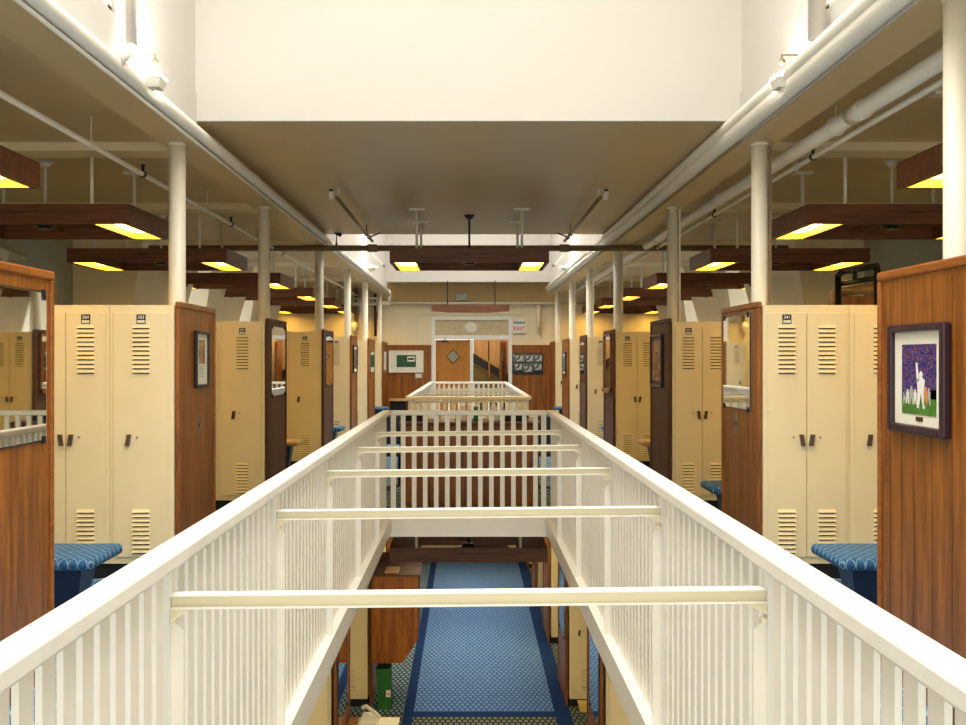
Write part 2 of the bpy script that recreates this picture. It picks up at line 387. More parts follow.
# stair hall seen through the opening
ah = MB().box(P(474), P(525), yf+2.6, yf+2.65, 0, 3.0)
struct(ah.build('wall_stair', M['tan']))
struct(MB().box(P(472), P(530), yf+.12, yf+2.6, -.1, 0).build('floor', M['olive']))
struct(MB().box(P(470)-.05, P(472)-.05, yf+.12, yf+2.6, 0, 3.0).build('wall_left', M['olive']))
struct(MB().box(P(512), P(514), yf+.12, yf+2.6, 0, 3.0).build('wall_right', M['tan']))
struct(MB().box(P(468), P(530), yf+.12, yf+2.6, 3.0, 3.1).build('ceiling', M['tan']))
st = empty('staircase', (P(490), yf+1.5, 0), 'dark staircase stringer rising behind the open half of the doorway', 'stairs')
sx = 1.04
at(st, MB().prism([(P(473.5), H(353)), (P(512), H(376)), (P(512), H(386)), (P(473.5), H(363))], 'y', yf+1.5, yf+1.6), 'stringer', M['black'])
at(st, MB().box(P(489.5), P(491), yf+1.4, yf+1.46, H(378), H(361)), 'newel_post', M['door'])
at(st, MB().box(P(489), P(490.5), yf+1.45, yf+1.5, H(378), H(340)), 'pole', M['black'])
at(st, MB().prism([(P(473.5), H(363.5)), (P(508), H(384)), (P(508), 0.008), (P(473.5), 0.008)], 'y', yf+1.52, yf+1.58), 'stair_panel', M['olive'])
od = empty('door', (P(508), yf+.2, 0), 'brown wooden door standing open at the right of the staircase opening', 'door')
at(od, MB().box(P(500.5), P(502), yf+.3, yf+1.0, .01, H(341)).box(P(502), P(508), yf+.95, yf+1.0, .01, H(341)), 'door_leaf', M['panel'])
at(od, MB().box(P(501), P(504.5), yf+.88, yf+.95, H(361), H(351)), 'door_window', M['stain'])
area('stair_hall_fill', (P(490), yf+1.2, 2.9), (0, 0, 0), .6, .6, 40, (1.0, .82, .55))  # unseen fill light added to brighten the stair hall
# wainscot, built as structure
for s, a, b in ((-1, 386, 431.5), (1, 512, 561)):
    struct(MB().box(P(a), P(b), yf-.03, yf, .008, H(346.5)).build('wall_wainscot', M['panel']))
    m = MB().box(P(a)-.01, P(b), yf-.05, yf, H(346.5), H(345)).box(P(b)-.04 if s < 0 else P(a), P(b) if s < 0 else P(a)+.04, yf-.045, yf, .008, H(346.5))
    struct(m.build('trim_%d' % n, M['panel'])); n += 1
# picture and collage
pc = empty('framed_print', (P(406), yf-.03, H(361.5)), 'wide framed green print on the wooden wall left of the doors', 'picture')
at(pc, MB().box(P(389.5), P(423), yf-.06, yf-.03, H(372), H(351)), 'mount', M['mat'])
at(pc, MB().box(P(396.8), P(416), yf-.065, yf-.06, H(367), H(355)), 'print', M['greenprint'])
at(pc, MB().box(P(407.5), P(415), yf-.07, yf-.065, H(361.5), H(356.5)), 'inset', M['mat'])
at(pc, MB().box(P(408), P(414.5), yf-.073, yf-.07, H(360), H(358)), 'caption', M['black'])
m = MB()
for a, b, c_, d in ((389, 423.5, 372.5, 372), (389, 423.5, 351, 350.5), (389, 389.6, 372, 351), (422.9, 423.5, 372, 351)): m.box(P(a), P(b), yf-.07, yf-.03, H(c_), H(d))
at(pc, m, 'frame', M['mat'])
sp = MB().box(P(415.5), P(422), yf-.045, yf-.03, H(378), H(373.5)).box(P(417), P(418.5), yf-.055, yf-.045, H(377), H(375)).box(P(419.3), P(421), yf-.055, yf-.045, H(377), H(375)).build('switch_plate', M['pipe'])
tag(sp, 'small double switch plate under the green framed print', 'switch')
pc = empty('photo_collage', (P(527.5), yf-.03, H(363.5)), 'dark board of old group photographs right of the doors', 'picture')
at(pc, MB().box(P(512), P(543), yf-.055, yf-.03, H(374), H(353)), 'board', M['black'])
for (a, b, c_, d) in ((513, 524, 361.5, 354), (524.5, 533, 361.5, 354), (533.5, 542, 361.5, 354), (514, 522, 370, 362.8), (523, 532, 372, 363), (533, 541.5, 370, 362.8)):
    at(pc, MB().box(P(a), P(b), yf-.06, yf-.055, H(c_), H(d)), 'photograph', M['tealprint'])
# exit sign
ex = empty('exit_sign', (P(519), yf-.03, H(326.5)), 'white exit sign with red letters beside the transom', 'sign')
at(ex, MB().box(P(513), P(525.5), yf-.06, yf, H(333), H(319.5), .008), 'sign_box', M['paper'])
text_mesh('EXIT', .128, .004, 'exit_lettering', M['red'], ex, (0, -.035, -.06), (PI/2, 0, 0), 1.05)
m = MB()
for i in range(7):
    x = P(514+i*1.55); m.box(x, x+.028, yf-.065, yf-.06, H(323.4), H(322.2 if i % 2 else 321.4)); m.box(x, x+.04, yf-.065, yf-.06, H(323.6), H(323.1))
at(ex, m, 'green_script', M['signgreen'])
# hanging reddish beam
hb = empty('hanging_beam', (P(470.5), 25.3, H(308)), 'reddish-brown wooden beam hung on black rods above the far doors', 'beam')
PB = lambda x: (x-468.5)*25.2/1036; HBm = lambda y: EYE+(358.5-y)*25.2/1036
at(hb, MB().prism([(PB(431.5), HBm(305)), (PB(509.5), HBm(305)), (PB(509.5), HBm(311)), (PB(490), HBm(312.5)), (PB(450), HBm(312.5)), (PB(431.5), HBm(311))], 'y', 25.2, 25.32), 'beam', M['pink'])
for x in (447.5, 495): at(hb, MB().tube((PB(x), 25.26, HBm(305)), (PB(x), 25.26, EYE+1.90), .012), 'rod', M['black'])
vb = MB().box(P(456), P(467), yf-.2, yf-.1, H(300.5), H(294), .01)
for i in range(4): vb.box(P(457.5), P(465.5), yf-.206, yf-.2, H(299.3-i*1.4), H(298.7-i*1.4))
tag(vb.build('speaker_grille', M['greywall']), 'small grey speaker grille high above the far doors', 'speaker')
# pipes of the far wall
o = MB().path([(P(380), yf-.16, H(303.5)), (P(610), yf-.16, H(303.5))], .028).build('water_pipe', M['pipe'], smooth=True); tag(o, 'cream pipe running level across the top of the far wall', 'pipe')
o = MB().path([(P(538.5), yf-.09, H(304)), (P(538.5), yf-.09, H(331))], .055).ball((P(538.5), yf-.09, H(331)), .055).build('drain_pipe', M['wall'], smooth=True); tag(o, 'thick stub of pipe coming down the far wall right of the exit sign', 'pipe')
o = MB().path([(-1.965, 25.45, EYE+1.66), (-1.965, 25.8, EYE+1.6), (-2.0, 25.8, EYE+1.38), (-2.6, 25.8, EYE+1.36), (-3.2, 25.8, EYE+1.36)], .05).build('water_pipe', M['pipe'], smooth=True); tag(o, 'white pipe elbow turning down at the far left end of the ring beam', 'pipe')
o = MB().path([(P(418), yf-.02, H(345)), (P(418), yf-.02, H(314.5)), (P(434), yf-.02, H(314.5)), (P(523), yf-.02, H(314.5))], .009).build('conduit', M['pipe']); tag(o, 'thin conduit framing the wall above the doors', 'conduit')
for i, (x, r, c_) in enumerate(((352.5, .05, 'pipe'), (356.5, .035, 'darkpipe'), (361, .05, 'pipe'), (376, .04, 'black'))):
    o = MB().path([(P(x), yf-.1, HC), (P(x), yf-.1, H(322 if i < 3 else 336))], r).build('riser_pipe', M[c_], smooth=True)
    tag(o, ['pale riser pipe, leftmost in the far left corner', 'thin dark riser pipe in the far left corner', 'pale riser pipe, right of the dark one in the far left corner', 'black riser pipe with valve by the far left column'][i], 'pipe', 'riser pipes in the far left corner')
o = MB().ball((P(355), yf-.12, H(326)), .10, (1, .6, 1)).tube((P(355), yf-.12, H(322)), (P(355), yf-.12, H(334)), .05).build('gas_meter', M['pipe'], smooth=True); tag(o, 'round cream meter under the far left pipes', 'meter')
o = MB().path([(P(345), yf-.2, H(299)), (P(378), yf-.2, H(299)), (P(378), yf-.2, H(312))], .03).build('water_pipe', M['pipe'], smooth=True); tag(o, 'level white pipe between the risers in the far left corner', 'pipe')
# little desk at the far left
dk = empty('side_table', (-1.75, 25.7, 0.008), 'small wooden table against the far wall under the green print', 'table')
at(dk, MB().box(-1.95, -1.5, 25.3, 26.1, .53, .57), 'table_top', M['palewood'])
at(dk, MB().box(-1.92, -1.55, 25.4, 26.0, .008, .53), 'cabinet', M['base'])

# ------------------------------------------------------------------ columns
COLY = [4.58, 7.70, 10.97, 15.03, 18.52, 21.68, 25.2]
for s in (-1, 1):
    for i, y in enumerate(COLY):
        if s < 0 and i == 0: continue
        x = s*2.165
        cz = empty('column', (x, y, .008), '', 'column', 'round cream columns along the %s aisle' % side(s))
        cz['label'] = 'round cream column, %s%s along the %s side of the well' % (ORD[i if s > 0 else i-1], '' if i == (0 if s > 0 else 1) else ' from the front', side(s))
        at(cz, MB().tube((x, y, .008), (x, y, HB-.02), .062, 28), 'shaft', M['column'], True)
        at(cz, MB().tube((x, y, HB-.02), (x, y, HB), .068, 28), 'cap_plate', M['column'], True)
        if s > 0:
            at(cz, MB().box(x+.052, x+.066, y-.075, y-.05, 1.9, HB-.03), 'cable_strip', M['darkpipe' if i == 1 else 'column'])

# ------------------------------------------------------------------ lockers
def plate(parent, x, z, y, num):
    p = MB().box(x-.032, x+.032, y-.003, y, z-.033, z+.033).build('number_plate', M['black'], parent, origin=None)
    MB().box(x-.026, x+.026, y-.005, y-.003, z-.026, z-.008).build('name_card', M['mat'], p)
    text_mesh(num, .032, .0006, 'number', M['paper'], p, (x, y-.0045, z+.012), (PI/2, 0, 0))
def door(parent, x0, x1, hx, y, z0, zt, num=None, hinge=1, latch=.0):
    d = MB().box(x0+.003, x1-.003, y-.012, y, z0+.05, zt-.055, .002).build('door', M['locker'], parent)
    cx = (x0+x1)/2
    for top, cnt in ((zt-.142, 11), (zt-1.445, 10)):
        m = MB(); m2 = MB().box(cx-.064, cx+.064, y-.0135, y-.0118, top-cnt*.0315+.002, top+.004)
        for i in range(cnt):
            z = top-i*.0315
            m2.prism([(y-.0125, z), (y-.0125, z-.022), (y-.027, z-.020), (y-.014, z)], 'x', cx-.062, cx+.062)
            m.box(cx-.058, cx+.058, y-.0142, y-.0115, z-.0295, z-.0225)
        m2.build('louvers', M['locker'], d); m.build('vent_slots', M['base'], d)
    hz = zt-.955
    hs = -1 if hinge > 0 else 1
    m = MB().hexa([(hx-.014+.006*hs, y-.035, hz-.04), (hx+.014+.006*hs, y-.035, hz-.04), (hx+.014+.006*hs, y-.012, hz-.04), (hx-.014+.006*hs, y-.012, hz-.04)],
                  [(hx-.014-.006*hs, y-.03, hz+.04), (hx+.014-.006*hs, y-.03, hz+.04), (hx+.014-.006*hs, y-.012, hz+.04), (hx-.014-.006*hs, y-.012, hz+.04)])
    m.build('handle', M['bronze'], d)
    MB().tube((hx-hs*.06, y-.018, hz+.02), (hx-hs*.06, y-.01, hz+.02), .007, 8).build('lock', M['brass'], d)
    m = MB()
    ex_ = x1-.012 if hinge > 0 else x0+.012
    for z in (zt-.27, zt-.75, zt-1.35): m.tube((ex_, y-.02, z), (ex_, y-.01, z), .006, 6).box(ex_-.012, ex_+.012, y-.0145, y-.011, z-.003, z+.003)
    m.build('hinge', M['locker'], d)
    if num: plate(d, cx, zt-.10, y-.012, num)
    return d
def locker(kind, num, s, zbase=0.008, zt=None):
    # local: front face at y=0, inner edge at x=0, runs to +x*s
    zt = EYE+.3785 if zt is None else zt
    wd = .455 if kind == 'single' else .61
    r = bpy.data.objects.new('locker', None); C.objects.link(r); r.empty_display_size = .1
    x0, x1 = (0, wd) if s > 0 else (-wd, 0)
    b = MB().box(x0+.0008, x1-.0008, 0, .295, zbase+.11, zt, .002)
    b.build('body', M['locker'], r)
    MB().box(x0+.001, x1-.001, .03, .295, zbase, zbase+.11).build('base', M['base'], r)
    if kind == 'single':
        door(r, x0+.028, x1-.028, x0+.028+.11, 0, zbase+.11, zt, num, 1)
    else:
        c_ = (x0+x1)/2
        door(r, x0+.022, c_, c_-.034, 0, zbase+.11, zt, num[0] if num else None, -1)
        door(r, c_, x1-.022, c_+.034, 0, zbase+.11, zt, num[1] if num else None, 1)
    return r
protos = {}
ROWY = [7.33, 10.6, 14.66, 18.15, 21.3, 24.83]
PEND = [8.40, 11.68, 15.72, 19.1, 22.7, 26.2]
LAY = {-1: [['single', 'pair', 'pair'], ['single', 'pair', 'single'], ['single', 'pair', 'pair'], ['single', 'pair'], ['single', 'pair'], ['single']],
       1: [['pair', 'single', 'pair'], ['pair', 'single', 'pair'], ['pair', 'single', 'pair'], ['single', 'pair'], ['single', 'pair'], ['single']]}
NUM = {(-1, 'single'): '303', (-1, 'pair'): ('', '304'), (1, 'pair'): ('341', ''), (1, 'single'): '342'}
for s in (-1, 1):
    for kind in ('single', 'pair'):
        protos[(s, kind)] = locker(kind, NUM[(s, kind)], s)
def unit_phrase(j, s): return ['beside the wooden end panel', 'second from the end panel', 'third from the end panel'][j]
used = set()
for s in (-1, 1):
    for i, y in enumerate(ROWY):
        x = s*2.085
        for j, kind in enumerate(LAY[s][i]):
            lab = 'cream %s locker, %s, %s %s row upstairs' % ('wide-door' if kind == 'single' else 'two-door', unit_phrase(j, s), ORD[i], side(s))
            pr = protos[(s, kind)]
            if (s, kind) not in used: o = pr; used.add((s, kind)); o.location = (x, y, 0)
            else: o = copy_tree(pr, (x, y, 0))
            tag(o, lab, 'locker', 'cream lockers in the upstairs rows')
            x += s*(.455 if kind == 'single' else .61)

# ------------------------------------------------------------------ end panels
def end_panel(s, y0, y1, ztop, mat, trim, label, grooves=False, x=2.054, z0=.008, group='wooden end panels upstairs'):
    t = empty('end_panel', (s*x, (y0+y1)/2, z0), label, 'panel', group)
    def q(a, b): return min(s*a, s*b), max(s*a, s*b)
    m = MB().box(*q(x+.006, x+.028), y0+.02, y1-.02, z0, ztop-.02)
    bd = at(t, m, 'board', mat)
    if grooves:
        g = MB()
        yy = y0+.14
        while yy < y1-.06: g.box(*q(x+.0045, x+.0065), yy, yy+.004, z0, ztop-.07); yy += .135 if int(yy*10) % 2 else .19
        at(t, g, 'groove', M['paneldark'])
    at(t, MB().box(*q(x-.008, x+.029), y0, y1, ztop-.045, ztop, .01), 'top_trim', trim)
    at(t, MB().box(*q(x-.006, x+.029), y0, y0+.035, z0, ztop-.045, .008), 'edge_trim', trim)
    at(t, MB().box(*q(x-.006, x+.029), y1-.035, y1, z0, ztop-.045, .008), 'edge_trim', trim)
    return t
def hang(kind, s, y0, y1, z0, z1, label, x=2.054, printm=None, frame='black', group=None, mat=None):
    # kind mirror or picture on a panel face x
    def q(a, b): return min(s*a, s*b), max(s*a, s*b)
    X = x+.006
    t = empty('mirror' if kind == 'mirror' else 'framed_picture', (s*X, (y0+y1)/2, (z0+z1)/2), label, 'mirror' if kind == 'mirror' else 'picture', group)
    if kind == 'mirror':
        at(t, MB().box(*q(X-.006, X), y0, y1, z0, z1), 'backing', M['black'])
        at(t, MB().box(*q(X-.010, X-.006), y0+.006, y1-.006, z0+.006, z1-.006, .003), 'glass', M['mirror'])
        for yy in (y0+.04, y1-.04):
            for zz in (z0+.01, z1-.01): at(t, MB().box(*q(X-.018, X), yy-.012, yy+.012, zz-.018, zz+.018, .004), 'clip', M['base'])
        if frame != 'black':
            f = MB().box(*q(X-.03, X), y0-.03, y0, z0-.04, z1+.03).box(*q(X-.03, X), y1, y1+.03, z0-.04, z1+.03).box(*q(X-.032, X), y0-.03, y1+.03, z1, z1+.03).box(*q(X-.05, X), y0-.03, y1+.03, z0-.06, z0)
            at(t, f, 'frame', M[frame])
    else:
        w_ = .024
        f = MB().box(*q(X-.03, X), y0, y0+w_, z0, z1, .006).box(*q(X-.03, X), y1-w_, y1, z0, z1, .006).box(*q(X-.03, X), y0+w_, y1-w_, z1-w_, z1, .006).box(*q(X-.03, X), y0+w_, y1-w_, z0, z0+w_, .006)
        at(t, f, 'frame', M[frame])
        at(t, MB().box(*q(X-.012, X), y0+w_, y1-w_, z0+w_, z1-w_), 'mount', M['mat'] if mat is None else M[mat])
        if printm == 'sepia':
            at(t, MB().box(*q(X-.014, X-.012), y0+.10, y1-.09, z0+.18, z1-.07), 'print', M['sepia'])
            m_ = MB()
            for i in range(6): m_.box(*q(X-.0135, X-.012), y0+.12, y1-.12-.03*(i % 2), z0+.08+i*.015, z0+.086+i*.015)
            at(t, m_, 'caption', M['greywall'])
        elif printm:
            at(t, MB().box(*q(X-.014, X-.012), y0+w_+.03, y1-w_-.03, z0+w_+.05, z1-w_-.05), 'print', M[printm])
    return t
E = EYE
for s in (-1, 1):
    end_panel(s, 3.7, 5.13 if s < 0 else 5.20, E+.43, M['panel'], M['trimwood'], 'tall orange-brown wooden end panel at the %s edge of the photo, nearest the camera' % side(s), grooves=(s > 0))
    for i, y in enumerate(ROWY):
        dk_ = i in (1, 2) or (s > 0 and i == 3)  # shade under the middle ceiling put into these panels' wood colour
        mt = M['paneldark'] if dk_ else M['panel']
        end_panel(s, y+.02, PEND[i], E+.405+(0.01 if i else 0), mt, mt if dk_ else M['panel'],
                  '%s wooden end panel closing the %s %s locker row upstairs' % ('shade-darkened brown' if dk_ else 'orange-brown', ORD[i], side(s)), grooves=False)
hang('mirror', -1, 3.9, 5.04, E-.40, E+.325, 'large mirror on the near left wooden panel')
hang('mirror', 1, 7.56, 8.34, E-.385, E+.33, 'tall mirror on the panel of the nearest right locker row')
hang('picture', -1, 7.76, 8.14, E-.22, E+.212, 'black-framed sepia photo on the panel of the nearest left locker row', printm='sepia')
hang('mirror', -1, 10.80, 11.60, E-.40, E+.34, 'tall mirror on the dark panel of the second left locker row')
hang('picture', 1, 10.95, 11.6, E-.31, E+.26, 'black-framed picture on the dark panel of the second right locker row', printm='orangeprint', mat='paneldark')
hang('mirror', -1, 14.95, 15.63, E-.40, E+.33, 'mirror on the dark panel of the third left locker row')
hang('mirror', 1, 14.9, 15.62, E-.44, E+.33, 'wood-framed mirror standing proud of the third right dark panel', frame='trimwood')
hang('picture', -1, 18.4, 19.0, E-.26, E+.24, 'black-framed picture on the fourth left panel', printm='dark')
hang('mirror', 1, 18.35, 19.02, E-.42, E+.3, 'mirror on the fourth right panel')
hang('mirror', -1, 21.7, 22.55, E-.3, E+.15, 'small mirror on the fifth left panel')
hang('picture', 1, 21.8, 22.5, E-.35, E+.13, 'dark-framed picture on the fifth right panel', printm='tealprint')
hang('mirror', -1, 25.1, 26.0, E-.3, E+.18, 'narrow mirror on the last left panel beside the far wall')
for s, y, z in ((-1, 7.88, E-.51), (1, 7.95, E-.50)):
    X = s*2.06
    sp = empty('switch_plate', (X, y, z), 'brass switch plate under the %s' % ('sepia photo on the left' if s < 0 else 'tall mirror on the right'), 'switch', 'brass switch plates')
    at(sp, MB().box(min(X, X-s*.008), max(X, X-s*.008), y-.05, y+.05, z-.08, z+.08, .002), 'plate', M['brass'])
    at(sp, MB().box(min(X, X-s*.014), max(X, X-s*.014), y-.015, y+.015, z-.01, z+.02), 'toggle', M['bronze'])
# near right framed sports photo
fx = 2.06; y0, y1, z0, z1 = 4.415, 5.01, E-.345, E+.158
t = empty('framed_photo', (fx, (y0+y1)/2, (z0+z1)/2), 'plum-framed colour sports photo with ivory mount on the near right panel', 'picture')
f = MB()
for (a, b, c_, d) in ((y0, y0+.045, z0, z1), (y1-.045, y1, z0, z1), (y0+.045, y1-.045, z0, z0+.04), (y0+.045, y1-.045, z1-.035, z1)): f.box(fx-.04, fx, a, b, c_, d, .01)
at(t, f, 'frame', M['purple'])
at(t, MB().box(fx-.016, fx, y0+.045, y1-.045, z0+.04, z1-.035), 'mount', M['mat'])
py0, py1, pz0, pz1 = 4.525, 4.88, E-.255, E+.065
pt = at(t, MB().box(fx-.0185, fx-.016, py0, py1, pz0+.07, pz1), 'crowd_photo', M['crowd'])
at(t, MB().box(fx-.0188, fx-.016, py0, py1, pz0, pz0+.075), 'grass_photo', M['field'])
def fig(cy, zb, h, mat, name, arm=False):
    X = fx-.0195
    pts = [(-.24, 0), (-.12, 0), (0, .42), (.12, 0), (.24, 0), (.20, .5), (.24, .74), (.08, .82), (.11, .92), (0, 1.0), (-.11, .92), (-.08, .82), (-.24, .74), (-.20, .5)]
    m_ = MB().prism([(cy+a*h, zb+b*h) for a, b in pts], 'x', X, X+.002)
    if arm: m_.prism([(cy+.10*h, zb+.75*h), (cy+.22*h, zb+1.22*h), (cy+.32*h, zb+1.2*h), (cy+.24*h, zb+.68*h)], 'x', X, X+.002)
    at(t, m_, name, M[mat])
fig(4.675, pz0+.03, .17, 'paper', 'player_figure', True)
for cy, mt_, hh in ((4.775, 'greywall', .085), (4.735, 'mat', .07), (4.625, 'orange', .085), (4.815, 'white', .07), (4.595, 'greywall', .08), (4.845, 'tealprint', .07)):
    fig(cy, pz0+.045, hh, mt_, 'background_figure')
at(t, MB().box(fx-.0185, fx-.016, py0, 4.59, pz0+.055, pz0+.115), 'dark_rail', M['black'])
at(t, MB().box(fx-.019, fx-.016, 4.66, 4.73, z0+.06, z0+.08), 'plaque', M['bronze'])

# ------------------------------------------------------------------ benches
def bench(s, yc, dep, xin, ln, top, label, group='benches between the locker rows', ht=.452):
    def q(a, b): return min(s*a, s*b), max(s*a, s*b)
    t = empty('bench', (s*(xin+ln/2), yc, .008), label, 'bench', group)
    at(t, MB().box(*q(xin, xin+ln), yc-dep/2, yc+dep/2, ht-.065, ht, .028), 'seat', M[top], True)
    for xx in (xin+.22, xin+ln-.3):
        at(t, MB().hexa([(s*(xx-.05), yc-.06, .05), (s*(xx+.05), yc-.06, .05), (s*(xx+.05), yc+.06, .05), (s*(xx-.05), yc+.06, .05)],
                        [(s*(xx-.11), yc-.13, ht-.066), (s*(xx+.11), yc-.13, ht-.066), (s*(xx+.11), yc+.13, ht-.066), (s*(xx-.11), yc+.13, ht-.066)]), 'pedestal', M['navy'])
        at(t, MB().box(*q(xx-.1, xx+.1), yc-.15, yc+.15, .009, .05, .006), 'foot', M['navy'])
    return t
bench(-1, 6.02, .54, 2.09, 1.9, 'bench', 'blue patterned upholstered bench in front of the nearest left lockers')
bench(1, 6.02, .54, 2.07, 1.9, 'bench', 'blue patterned upholstered bench in front of the nearest right lockers')
bench(1, 9.25, .5, 2.12, 1.7, 'bench', 'dark blue bench end before the second right locker row')
bench(-1, 13.6, .45, 2.2, 1.7, 'palewood', 'pale wooden bench before the third left locker row', ht=.50)
bench(1, 13.6, .45, 2.25, 1.7, 'palewood', 'pale wooden bench before the third right locker row', ht=.50)
bench(-1, 17.0, .5, 2.05, 1.5, 'bench', 'blue bench before the fourth left locker row')
bench(1, 17.0, .5, 2.2, 1.5, 'bench', 'blue bench before the fourth right locker row')
bench(1, 20.6, .5, 2.24, 1.5, 'bench', 'blue bench before the fifth right locker row')
bench(-1, 24.0, .45, 1.86, 1.2, 'bench', 'blue bench nearest the far wall on the left')
bench(1, 24.0, .45, 1.98, 1.2, 'bench', 'blue bench nearest the far wall on the right')

# ------------------------------------------------------------------ railings
DTOP = .51; RT = .048
pk = MB().box(-.007, .007, -.032, .032, 0, EYE-DTOP-RT-.012).bm
pkmesh = bpy.data.meshes.new('picket'); pk.to_mesh(pkmesh); pk.free(); pkmesh.materials.append(M['picket'])
pk = MB().box(-.0225, .0225, -.012, .012, 0, EYE-DTOP-RT-.012).bm
pkend = bpy.data.meshes.new('picket'); pk.to_mesh(pkend); pk.free(); pkend.materials.append(M['picket'])
def strut_ys(w): 
    return [2.785+1.53*k for k in range(5)] if w is W1 else [15.5+1.53*k for k in range(5)]
def rail_side(s, w, label, wname):
    a, b = w
    def q(u, v): return min(s*u, s*v), max(s*u, s*v)
    t = empty('railing', (s*.815, (a+b)/2, .012), label, 'railing', 'white railings around the open wells')
    at(t, MB().box(*q(.77, .85), a-.04, b+.04, E-DTOP-RT, E-DTOP, .009), 'handrail', M['rail'])
    N = int((b-a)/.102)
    ox = Vector(t.location)
    for i in range(N):
        y = b-.05-i*.102
        p = bpy.data.objects.new('picket', pkmesh); C.objects.link(p); p.parent = t
        p.location = Vector((s*.8125, y, .012))-ox
    for y in strut_ys(w):
        pz = E-.69
        at(t, MB().prism([(s*.804, .012), (s*.765, .012), (s*.765, pz-.04), (s*.804, pz+.0)], 'y', y-.004, y+.004).box(*q(.798, .8045), y-.022, y+.022, .012, E-DTOP-RT), 'post', M['rail'])
def rail_end(y, label):
    t = empty('railing', (0, y, .012), label, 'railing', 'white railings around the open wells')
    at(t, MB().box(-.77, .77, y-.04, y+.04, E-DTOP-RT-.001, E-DTOP-.001, .009), 'handrail', M['rail'])
    for s in (-1, 1): at(t, MB().box(min(s*.715, s*.765), max(s*.715, s*.765), y-.02, y+.02, .012, E-DTOP-RT-.001), 'corner_post', M['rail'])
    ox = Vector(t.location)
    for i in range(13):
        p = bpy.data.objects.new('picket', pkend); C.objects.link(p); p.parent = t
        p.location = Vector((-.643+.1085*i, y, .012))-ox
rail_side(-1, W1, 'long white railing along the left edge of the near open well', 'near')
rail_side(1, W1, 'long white railing along the right edge of the near open well', 'near')
rail_end(W1[1], 'short cream railing closing the far end of the near well')
rail_side(-1, W2, 'white railing along the left edge of the far open well', 'far')
rail_side(1, W2, 'white railing along the right edge of the far open well', 'far')
rail_end(W2[0], 'short yellowish railing across the front of the far well')
rail_end(W2[1], 'short railing at the back of the far well before the doors')
for w, wn in ((W1, 'near'), (W2, 'far')):
    for i, y in enumerate(strut_ys(w)):
        zc = E-.643
        t = empty('cross_bar', (0, y, zc), 'white steel cross bar spanning the %s well, %s from the camera' % (wn, ORD[i] if i else 'first'), 'bar', 'steel cross bars between the railings')
        dz = .008
        def yb(y0_, y1_, za, zb):
            return MB().hexa([(-.797, y0_, zc-dz+za), (.797, y0_, zc+dz+za), (.797, y1_, zc+dz+za), (-.797, y1_, zc-dz+za)],
                             [(-.797, y0_, zc-dz+zb), (.797, y0_, zc+dz+zb), (.797, y1_, zc+dz+zb), (-.797, y1_, zc-dz+zb)])
        at(t, yb(y-.022, y+.022, .0145, .019), 'top_flange', M['rail'])
        at(t, yb(y-.022, y+.022, -.019, -.0145), 'bottom_flange', M['rail'])
        at(t, yb(y-.004, y+.004, -.0145, .0145), 'web', M['steel'])
        for s in (-1, 1):
            d = s*dz
            at(t, MB().prism([(s*.797, zc+d-.019), (s*.74, zc+d-.019), (s*.797, zc+d-.05)], 'y', y-.020, y-.014), 'bracket', M['steel'])
            at(t, MB().tube((s*.785, y-.035, zc-.055), (s*.785, y-.01, zc-.055), .008, 6), 'bolt', M['steel'])

# ------------------------------------------------------------------ hanging light fixtures with fans
FL, FD, FT = 1.88, 1.15, .17
def make_fixture(wood_, diff, up):
    r = bpy.data.objects.new('hanging_light', None); C.objects.link(r); r.empty_display_size = .1
    h = FL/2; d = FD/2
    m = MB().box(-h, h, -d, -d+.03, 0, FT, .003).box(-h, h, d-.03, d, 0, FT, .003).box(-h, -h+.03, -d+.03, d-.03, 0, FT).box(h-.03, h, -d+.03, d-.03, 0, FT)
    m.build('frame', wood_, r)
    for s in (-1, 1):
        a, b = (s*(h-.03), s*(h-.33)); a, b = min(a, b), max(a, b)
        i0, i1 = (b-.02, b) if s < 0 else (a, a+.02)
        lb = MB().box(i0, i1, -d+.03, d-.03, .0, FT-.02).box(a, b, -d+.03, d-.03, FT-.02, FT-.01).build('light_box', wood_, r)
        MB().box(a+.03, b-.03, -d+.045, d-.045, .060, .068).build('diffuser', diff, lb)
        MB().box(a+.020, a+.028, -d+.032, d-.032, .002, .075).box(b-.028, b-.020, -d+.032, d-.032, .002, .075).box(a+.028, b-.028, -d+.032, -d+.040, .002, .075).box(a+.028, b-.028, d-.040, d-.032, .002, .075).build('diffuser_lip', M['trimlip'], lb)
    for sx_ in (-1, 1):
        for sy in (-1, 1):
            hg = MB().tube((sx_*.62, sy*(d-.02), FT-.02), (sx_*.62, sy*(d-.02), up), .016, 10).build('hanger_rod', M['pipe'], r, True)
            MB().box(sx_*.62-.09, sx_*.62+.09, sy*(d-.02)-.05, sy*(d-.02)+.05, up-.02, up).build('flange', M['pipe'], hg)
    return r
def make_fan(up, mat='black'):
    r = bpy.data.objects.new('ceiling_fan', None); C.objects.link(r); r.empty_display_size = .1
    MB().tube((0, 0, .1), (0, 0, up), .014, 10).build('down_rod', M['pipe'] if mat == 'pipe' else M['black'], r, True)
    MB().tube((0, 0, up-.05), (0, 0, up), .03, 16, .07).build('canopy', M['pipe'] if mat == 'pipe' else M['black'], r, True)
    MB().tube((0, 0, .02), (0, 0, .10), .10, 24, .07).tube((0, 0, -.005), (0, 0, .02), .06, 20).build('motor', M['black'], r, True)
    for k_ in range(4):
        a = k_*PI/2+.2; ca, sa = math.cos(a), math.sin(a)
        def rot(x, y, z): return (x*ca-y*sa, x*sa+y*ca, z)
        MB().hexa([rot(.09, -.045, .035), rot(.5, -.06, .03), rot(.5, .06, .045), rot(.09, .045, .05)],
                  [rot(.09, -.045, .041), rot(.5, -.06, .036), rot(.5, .06, .051), rot(.09, .045, .056)]).build('blade', M['paneldark'], r)
    return r
